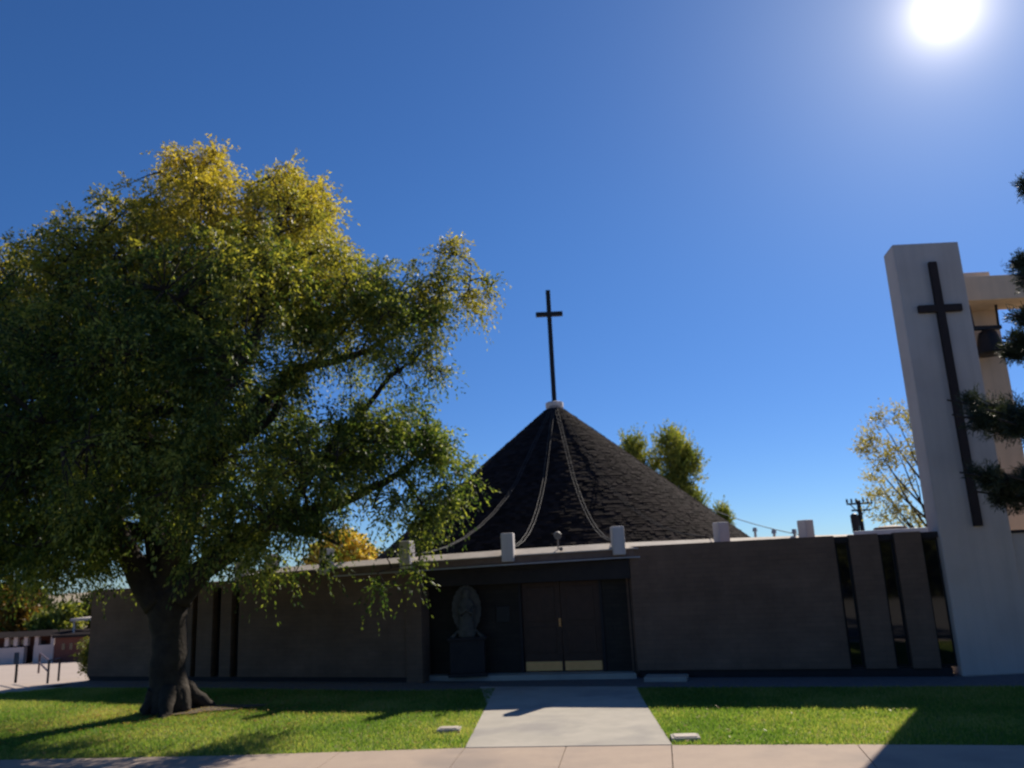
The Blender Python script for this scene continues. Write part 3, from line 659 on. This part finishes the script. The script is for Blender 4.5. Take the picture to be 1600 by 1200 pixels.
def simple_tree(name, label, base, h, crown, ncl, leafm, seed, tr=.16, group=None, cat='tree', **k):
    """crown: list of (dx, dy, z, rx, ry, rz)"""
    b = Vector(base); rng = random.Random(seed)
    top = b + Vector((rng.uniform(-.2, .2), 0, h * .8)); mid = b.lerp(top, .45) + Vector((rng.uniform(-.2, .2), 0, 0))
    limbs_ = [([b + Vector((0, 0, -.1)), mid, top], R_(tr, tr*.6, tr*.12))]
    for c in crown[:5]:
        limbs_.append(([b.lerp(mid, .7), b + Vector((c[0]*.5, c[1]*.5, c[2]*.75)), b + Vector((c[0], c[1], c[2]))], R_(tr*.5, tr*.3, tr*.08)))
    lb = [(b + Vector(c[:3]), c[3:]) for c in crown]
    return make_tree(name, label, cat, b, limbs_, lb, ncl, leafm, seed, group=group, **k)

M_pop = leaf_mat('poplar_leaf', [(.09, .13, .03), (.20, .24, .05), (.46, .44, .10)], .5, trans=.5)
M_gold = leaf_mat('golden_leaf', [(.62, .44, .05), (.80, .60, .10), (.86, .72, .22)], .6, trans=.55, tint=(1, 1, .8))
M_oran = leaf_mat('orange_leaf', [(.30, .20, .05), (.42, .28, .07), (.55, .40, .12)], .6, trans=.5, tint=(1.1, 1, .7))
M_rust = leaf_mat('rust_leaf', [(.08, .06, .015), (.18, .11, .02), (.34, .20, .03)], .4, trans=.45, tint=(1.1, 1, .6))
M_dry = leaf_mat('sparse_leaf', [(.24, .21, .06), (.38, .34, .11), (.50, .44, .16)], .7, trans=.5)
M_bgl = leaf_mat('far_leaf', [(.025, .04, .014), (.06, .075, .02), (.13, .12, .03)], .35, trans=.4)
M_pine = leaf_mat('pine_needle', [(.020, .032, .018), (.035, .05, .028), (.07, .085, .045)], 1.5, trans=.2)
# poplars behind the cone
def poplar(px, py, wpx, Y, lab, seed, ncl):
    p = AY(px, py, Y); r = wpx / FPX * Y / 2; rs_ = random.Random(seed); crown = []
    hgt = p.z
    for k in range(9):
        crown.append((rs_.uniform(-.45, .45) * r, rs_.uniform(-.4, .4) * r, hgt * (.30 + .075 * k) - .3, r * (.55 + .25 * math.sin(.5 + k*.28)) * (.85 if k < 6 else .62), r * .7, hgt * .11))
    for k in range(7): crown.append(((k - 3) * r * .26, rs_.uniform(-.3, .3) * r, hgt * (.92 - .028 * abs(k-3)**1.3) - rs_.random() * .6, r * .13, r * .16, hgt * .10))
    simple_tree('poplar_tree', lab, (p.x, Y, -.1), hgt, crown, ncl, M_pop, seed, group='columnar trees behind the church', nt_=9, nl=11, L=.75, droop=-.55, ll=.17, lw_=.045)
poplar(1049, 668, 84, 55, 'broadest columnar green tree rising above the right slope of the conical roof', 21, 520)
poplar(984, 672, 48, 55, 'narrow yellow green tree top just over the cone slope, left of the broad one', 22, 330)
poplar(1126, 786, 26, 60, 'smallest green tree tip showing over the foot of the conical roof', 23, 200)
# autumn orange tree seen under the big crown
p = AY(534, 824, 48); simple_tree('autumn_tree', 'rounded orange autumn tree seen above the roof edge under the big crown', (p.x, 48, -.1), p.z, [(0, 0, p.z-1.4, 1.6, 1.5, 1.5), (-1.1, 0, p.z-1.9, 1.1, 1.1, 1.1), (1.1, 0, p.z-1.8, 1.1, 1.2, 1.1), (0, .4, p.z - 2.8, 1.6, 1.5, 1.3)], 330, M_gold, 31, nt_=7, nl=9, L=.5, droop=.1, ll=.2, lw_=.06)
# sparse tree beside the tower
Y = 34; b0 = AY(1490, 845, Y); lm = []; b0.z = -.1
tips = [(1360, 690, 0), (1375, 655, 0), (1400, 650, .5), (1430, 655, -.5), (1350, 705, 0), (1365, 745, 0), (1372, 775, .3), (1400, 700, 0), (1395, 790, 0), (1425, 720, .5), (1440, 690, 0), (1385, 720, -.4), (1410, 760, .4), (1470, 640, 0), (1540, 640, 0), (1520, 700, 0), (1378, 805, 0), (1420, 810, .4)]
lm.append(([b0, AY(1470, 880, Y), AY(1455, 830, Y), AY(1452, 760, Y), AY(1460, 700, Y)], R_(.28, .2, .15, .09, .04)))
lb = []
for x, y, d in tips:
    t_ = AY(x, y, Y + d); st_ = AY(1453, min(y + 110, 850), Y); md = st_.lerp(t_, .5) + Vector((0, 0, -.25))
    lm.append(([st_, md, t_], R_(.06, .035, .008))); lb.append((t_, (.45, .5, .4)))
make_tree('sparse_tree', 'thin half bare tree with sparse brownish leaves left of the tower', 'tree', b0, lm, lb, 230, M_dry, 41, nt_=5, nl=6, L=.55, droop=-.2, ll=.12, lw_=.035, twig=.014, bias=.4)
# pine on the far right
px_ = Vector((10.6, 13.2, 0))
pine = thing('pine_tree', 'dark pine whose needled boughs reach in from the right across the tower', 'tree', tuple(px_))
mb = MB(); mb.tube([px_ + Vector((0, 0, -.1)), px_ + Vector((.05, 0, 4)), px_ + Vector((0, .1, 9)), px_ + Vector((.05, 0, 12.5))], [.24, .19, .1, .02], 12)
rngp = np.random.default_rng(5); CC = []; OO = []
tipsP = [((1480, 625), 12.6, 1.1), ((1488, 648), 12.3, .9), ((1540, 640), 12.0, .9), ((1500, 738), 12.2, 1.0), ((1525, 768), 12.8, .7), ((1576, 408), 12.9, .5), ((1590, 430), 12.6, .5), ((1565, 528), 12.9, .5), ((1575, 490), 12.5, .4), ((1592, 285), 13.0, .25), ((1555, 545), 13.3, .4), ((1560, 655), 11.7, .7), ((1580, 745), 11.8, .6)]
br_list = [(AY(x, y, Y), wd) for (x, y), Y, wd in tipsP]
rr_ = random.Random(8)
for k in range(46):                                  # boughs all round the trunk, most outside the picture
    a = rr_.uniform(-1.9, 1.9) + (0 if k % 2 else 3.14 * (rr_.random() < .25)); zz = rr_.uniform(2.2, 12); L_ = 2.4 * (1 - zz / 15)
    t_ = px_ + Vector((abs(math.cos(a)) * L_ * .95 + .1, math.sin(a) * L_, zz + .1)); br_list.append((t_, .6))
for t_, wd in br_list:
    z0 = t_.z - .12 * (t_ - px_).xy.length; s_ = Vector((px_.x, px_.y, max(z0, .8))); pts = bez(s_, s_.lerp(t_, .5) + Vector((0, 0, -.12)), t_, 8)
    mb.tube(pts, [.055 * (1 - k/9.5) + .005 for k in range(9)], 6)
    dr = (t_ - s_).normalized(); sd_ = dr.cross(Vector((0, 0, 1))).normalized()
    for k in range(90 if t_.x < 9.3 else 40):
        u_ = 1 - (rr_.random() ** 1.3) * .62; c_ = pts[min(8, int(u_ * 8))].copy(); hw_ = wd * (1.08 - u_) * 1.1 + .07
        c_ += sd_ * rr_.uniform(-hw_, hw_) + Vector((0, 0, rr_.uniform(-.13, .12))) + dr * rr_.uniform(-.1, .05)
        CC.append(c_[:]); OO.append((dr + sd_ * rr_.uniform(-.8, .8) + Vector((0, 0, .3))).normalized()[:])
        mb.tube([pts[max(0, min(8, int(u_ * 8)) - 1)], c_], [.012, .006], 4, cap=False)
mb.build('trunk', M_bark, pine, smooth=True)
V = leaves(rngp, np.array(CC), np.array(OO), 6, 14, .17, -.1, .085, .0065, .75)
np_mesh('crown', V, 4, M_pine, pine)

# ------------------------------------------------------------------ left background
def bgtree(px, topy, wpx, Y, lab, seed, m, n=300, z0=-3.95, grp='trees beyond the parking lot', low=.12, xx=None, h=None):
    p = AY(px, topy, Y) if xx is None else Vector((xx, Y, h)); r = wpx / FPX * abs(Y) / 2; h = p.z - z0; rs_ = random.Random(seed); cr = []
    for k in range(11): cr.append((rs_.uniform(-.62, .62) * r, rs_.uniform(-.5, .5) * r, h * (low + .7 * k / 10), r * .5, r * .5, h * .2))
    cr.append((0, 0, h * .85, r * .4, r * .4, h * .14))
    simple_tree('background_tree', lab, (p.x, Y, z0), h, cr, n, m, seed, tr=.25, group=grp, nt_=8, nl=9, L=.9, droop=.2, ll=.3, lw_=.09)
bgtree(8, 905, 90, 68, 'orange brown autumn tree above the stone house at the left edge', 51, M_rust, 330)
bgtree(100, 948, 76, 66, 'yellow green tree between the stone house and the church corner', 52, M_pop, 300)
bgtree(57, 915, 60, 74, 'dark green tree behind the stone house, between the orange and yellow ones', 53, M_bgl, 300)
bgtree(-70, 850, 110, 70, 'broad dark tree cut by the left edge of the picture', 54, M_bgl, 300)
bgtree(160, 925, 90, 80, 'dense green tree partly hidden by the big trunk', 55, M_bgl, 300)
for k, (xx, h) in enumerate(((-4, 10), (3, 12), (10, 11))): bgtree(0, 0, 1000, -16, ['street tree opposite the left wing, behind the viewer', 'tallest street tree opposite the doors, behind the viewer', 'street tree opposite the tower, behind the viewer'][k], 60 + k, M_bgl, 700, -.1, 'trees across the street', .04, xx, h)
# stone house
def bP(px, py, Y): return AY(px, py, Y)
Y = 60; zg = drop(-20, 60) - .02
X = lambda px: bP(px, 1020, Y).x
Z = lambda py: bP(40, py, Y).z
hs_ = thing('stone_house', 'small pale stone house with dark doorway at the far left beyond the pavement', 'house', (X(20), Y, zg))
M_pst = mat('pale_stone', (.78, .62, .52), (.62, .50, .43), 1.5, .9, .5)
mb = MB(); mb.box(X(-80), X(37), Y, Y + .4, zg, Z(1011)); mb.box(X(52), X(83), Y, Y + .4, zg, Z(1009)); mb.build('wall', M_pst, hs_)
for q_ in (8, 22, 38, 55, 80):
    mb = MB(); mb.box(X(q_) - .14, X(q_) + .14, Y + .05, Y + .35, Z(1009) + .003, Z(995)); mb.build('porch_post', M_pst, hs_)
mb = MB(); mb.box(X(-80), X(84), Y + 1.6, Y + 7, zg, Z(996)); mb.build('rear_wall', mat('red_brick_far', (.20, .075, .05), (.14, .06, .045), 2, .9), hs_)
M_fr = mat('far_roof', (.035, .03, .03), (.025, .022, .022), 3, .95, spec=.0)
xa, xb, za_, zb_ = X(-82), X(86), Z(995), Z(989)
mb = MB(); mb.add([(xa, Y - .2, za_), (xb, Y - .2, za_), (xb, Y + 7.3, za_), (xa, Y + 7.3, za_), (xa + 1, Y + 3, zb_), (xb - 2, Y + 3, zb_)], [(0, 1, 5, 4), (1, 2, 5), (2, 3, 4, 5), (3, 0, 4), (3, 2, 1, 0)]); mb.build('roof', M_fr, hs_)
mb = MB(); mb.box(X(38.5), X(51), Y + 1.5, Y + 1.59, zg, Z(1004)); mb.build('door', M_dark, hs_)
for a_, b_ in ((-10, 6), (12, 20), (60, 74)):
    mb = MB(); mb.box(X(a_), X(b_), Y + 1.52, Y + 1.59, Z(1013), Z(1001)); mb.build('window', M_glass, hs_)
# red brick building right of it
Y = 58; zg = drop(-20, 58) - .02
rb = thing('brick_building', 'low red brick building in shade beside the stone house', 'building', (X(85), Y, zg))
mb = MB(); mb.box(X(84), X(160), Y, Y + 6, zg, Z(999)); mb.build('wall', bpy.data.materials['red_brick_far'], rb)
mb = MB(); mb.box(X(83), X(161), Y - .3, Y + 6.3, Z(999) + .003, Z(995)); mb.build('roof', M_fr, rb)
for q_ in (96, 108, 120):
    mb = MB(); mb.box(X(q_), X(q_ + 5), Y - .03, Y - .002, Z(1018), Z(1008)); mb.build('window', M_glass, rb)
# flat pale canopy farther back
Y = 62; p = bP(126, 967, Y); zg = drop(-20, 62) - .02; cn = thing('canopy', 'flat pale canopy roof peeking above the trees by the church corner', 'canopy', (p.x, Y, zg))
mb = MB(); mb.box(p.x - .8, p.x + 2, Y, Y + 3, p.z - .15, p.z + .05); mb.build('roof', M_cream, cn)
for dx in (-.6, 1.7):
    mb = MB(); mb.box(p.x + dx - .07, p.x + dx + .07, Y + .2, Y + .34, zg, p.z - .152); mb.build('post', M_cream, cn)
simple_tree('shrub', 'small yellow green shrub at the foot of the church end wall', (-12.75, 24.4, 0), 1.0, [(0, 0, .55, .35, .35, .45), (.1, .2, .3, .35, .35, .3)], 70, M_pop, 71, tr=.03, cat='shrub', nt_=6, nl=7, L=.25, droop=-.1, ll=.07, lw_=.02)
# short sign post
p = G(24, 1067); t = thing('sign_post', 'short post with a narrow dark blue panel at its top by the pavement', 'sign post', tuple(p))
zt_ = AY(26, 1021, p.y).z; zm = AY(25, 1038, p.y).z
mb = MB(); mb.tube([p, Vector((p.x, p.y, zt_))], .035, 8); mb.build('pole', M_black, t)
mb = MB(); mb.box(p.x - .07, p.x + .07, p.y - .06, p.y - .036, zm, zt_ + .03); mb.build('panel', mat('navy_panel', (.02, .04, .08), rough=.5), t, bevel=.01)
# tube railing
q0, q1, q2 = G(74, 1068), G(91, 1064), G(60, 1052)
t = thing('railing', 'open metal tube railing standing at the pavement edge near the church corner', 'railing', tuple(q0))
zt_ = AY(76, 1032, q0.y).z; M_rail = mat('rust_rail', (.16, .10, .10), (.10, .07, .08), 9, .6)
mb = MB(); mb.tube([q0, q0 + Vector((0, 0, zt_)), q1 + Vector((0, 0, zt_)), q1], .03, 8); mb.build('frame', M_rail, t)
mb = MB(); mb.tube([q0 + Vector((0, 0, zt_ - .01)), q2 + Vector((0, 0, zt_ - .01)), q2], .03, 8); mb.tube([q0 + Vector((0, 0, zt_ * .52)), q2 + Vector((0, 0, zt_ * .52))], .025, 8); mb.build('side_rail', M_rail, t)

# ------------------------------------------------------------------ utility pole and wire behind the roof
Y = 62; tp = AY(1341, 782, Y); up = thing('utility_pole', 'dark utility pole with crossarms, insulators and hanging transformer over the roofline', 'utility pole', (tp.x, Y, 0))
mb = MB(); mb.tube([(tp.x, Y, -.2), (tp.x, Y, tp.z)], [.2, .15], 10); mb.build('pole', M_black, up)
za1, za2 = tp.z - .25, tp.z - .75
mb = MB(); mb.box(tp.x - 1.0, tp.x + 1.0, Y - .2, Y - .152, za1 - .07, za1 + .07); mb.box(tp.x - .7, tp.x + .8, Y - .2, Y - .152, za2 - .07, za2 + .07)
mb.tube([(tp.x - .8, Y - .22, za1), (tp.x, Y - .22, za2 - .4)], .04, 6); mb.tube([(tp.x + .8, Y - .22, za1), (tp.x, Y - .22, za2 - .4)], .04, 6); mb.build('crossarm', M_black, up)
for dx in (-.95, -.6, -.25, .3, .65, .95):
    mb = MB(); mb.tube([(tp.x + dx, Y - .17, za1 + .07), (tp.x + dx, Y - .17, za1 + .2), (tp.x + dx, Y - .17, za1 + .4)], [.04, .1, .05], 8); mb.build('insulator', M_black, up)
mb = MB(); zc_ = AY(1339, 818, Y).z; mb.lathe([(.05, -.75), (.26, -.7), (.3, .6), (.2, .72), (.05, .8)], 14, (tp.x - .48, Y, zc_)); mb.build('transformer', M_black, up)
def wire(a, b, lab, sag):
    mb = MB(); pts = []
    for k in range(25):
        t = k/24; q_ = Vector(a).lerp(Vector(b), t); q_.z -= 4*sag*t*(1-t); pts.append(q_)
    mb.tube(pts, .016, 4); return tag(mb.build('overhead_wire', M_black), lab, 'wire')
wire(AY(1060, 770, 40), AY(1262, 838, 24), 'thin overhead wire sloping down behind the cone to the roofline', .25)

# ------------------------------------------------------------------ lawn details
def lid(px, py, lab, wd, dp, rot):
    p = G(px, py); t = thing('utility_box', lab, 'utility box', (p.x, p.y, 0), 'concrete utility box lids in the lawn')
    mx = Matrix.Translation(p) @ Matrix.Rotation(rot, 4, 'Z'); mb = MB(); mb.box(-wd/2, wd/2, -dp/2, dp/2, -.05, .055, mx)
    mb.build('rim', M_conc, t, local=mx, bevel=.008)
    mb = MB(); mb.box(-wd/2 + .04, wd/2 - .04, -dp/2 + .04, dp/2 - .04, .056, .068, mx); mb.build('lid', M_cream, t, local=mx, bevel=.005)
lid(702, 1143, 'small pale concrete lid set in the left lawn', .36, .26, -.1)
lid(1071, 1156, 'small pale concrete lid in the grass at the right corner of the walkway', .40, .3, -.1)
# grass blades
def inpoly(x, y, P):
    c = np.zeros(len(x), bool); n = len(P)
    for i in range(n):
        x1, y1 = P[i][0], P[i][1]; x2, y2 = P[(i+1) % n][0], P[(i+1) % n][1]
        c ^= ((y1 > y) != (y2 > y)) & (x < (x2 - x1) * (y - y1) / (y2 - y1 + 1e-12) + x1)
    return c
rg = np.random.default_rng(9)
def grass(P, n, x0, x1, y0, y1):
    x = rg.uniform(x0, x1, n); y = rg.uniform(y0, y1, n); k = inpoly(x, y, P); x = x[k]; y = y[k]
    b_ = np.stack([x, y, np.zeros_like(x)], 1); a = rg.uniform(0, 2*np.pi, len(x)); h_ = rg.uniform(.025, .065, len(x))
    wv = np.stack([np.cos(a), np.sin(a), 0*a], 1) * .0075; ln = rg.normal(0, .022, (len(x), 3)); ln[:, 2] = h_
    return np.stack([b_ - wv, b_ + wv, b_ + ln], 1).reshape(-1, 3)
V = np.concatenate([grass(LAWN_L, 260000, -14.5, -.6, 11.8, 22), grass(LAWN_R, 110000, 1.8, 9.5, 10.3, 17)])
M_blade = leaf_mat('grass_blade', [(.12, .23, .05), (.23, .35, .08), (.48, .47, .19)], .5, trans=.6, tint=(1.1, 1.1, .5))
gr = np_mesh('grass', V, 3, M_blade); tag(gr, 'short green mown grass on both lawns', 'grass', kind='stuff')
# bare earth round the trunk and fallen leaves
rl = np.random.default_rng(12); n = 2600
x = np.concatenate([rl.normal(base.x + .5, 2.2, n), rl.uniform(-12, 8, 900)]); y = np.concatenate([rl.normal(base.y - .2, 1.3, n), rl.uniform(11, 17, 900)])
k = inpoly(x, y, LAWN_L) | inpoly(x, y, LAWN_R); x = x[k]; y = y[k]; b_ = np.stack([x, y, rl.uniform(.035, .06, len(x))], 1)
a = rl.uniform(0, 6.28, len(x)); u1 = np.stack([np.cos(a), np.sin(a), rl.normal(0, .2, len(x))], 1) * .035; u2 = np.stack([-np.sin(a), np.cos(a), rl.normal(0, .2, len(x))], 1) * .014
V = np.stack([b_ - u1, b_ - u2, b_ + u1, b_ + u2], 1).reshape(-1, 3)
fl = np_mesh('fallen_leaves', V, 4, M_oran); tag(fl, 'scattered dry fallen leaves on the grass under the tree', 'leaves', kind='stuff')
mb = MB(); n_ = 22; pts = []
for i in range(n_):
    a = 2*math.pi*i/n_; r_ = 1 + .22*math.sin(3*a + 1) + .12*math.sin(7*a); pts.append((base.x + .55 + 1.1*r_*math.cos(a), base.y + .0 + .5*r_*math.sin(a)))
struct('bare_soil', poly(pts, .045), mat('soil', (.14, .10, .07), (.09, .07, .05), 6, .95, .6, 30))
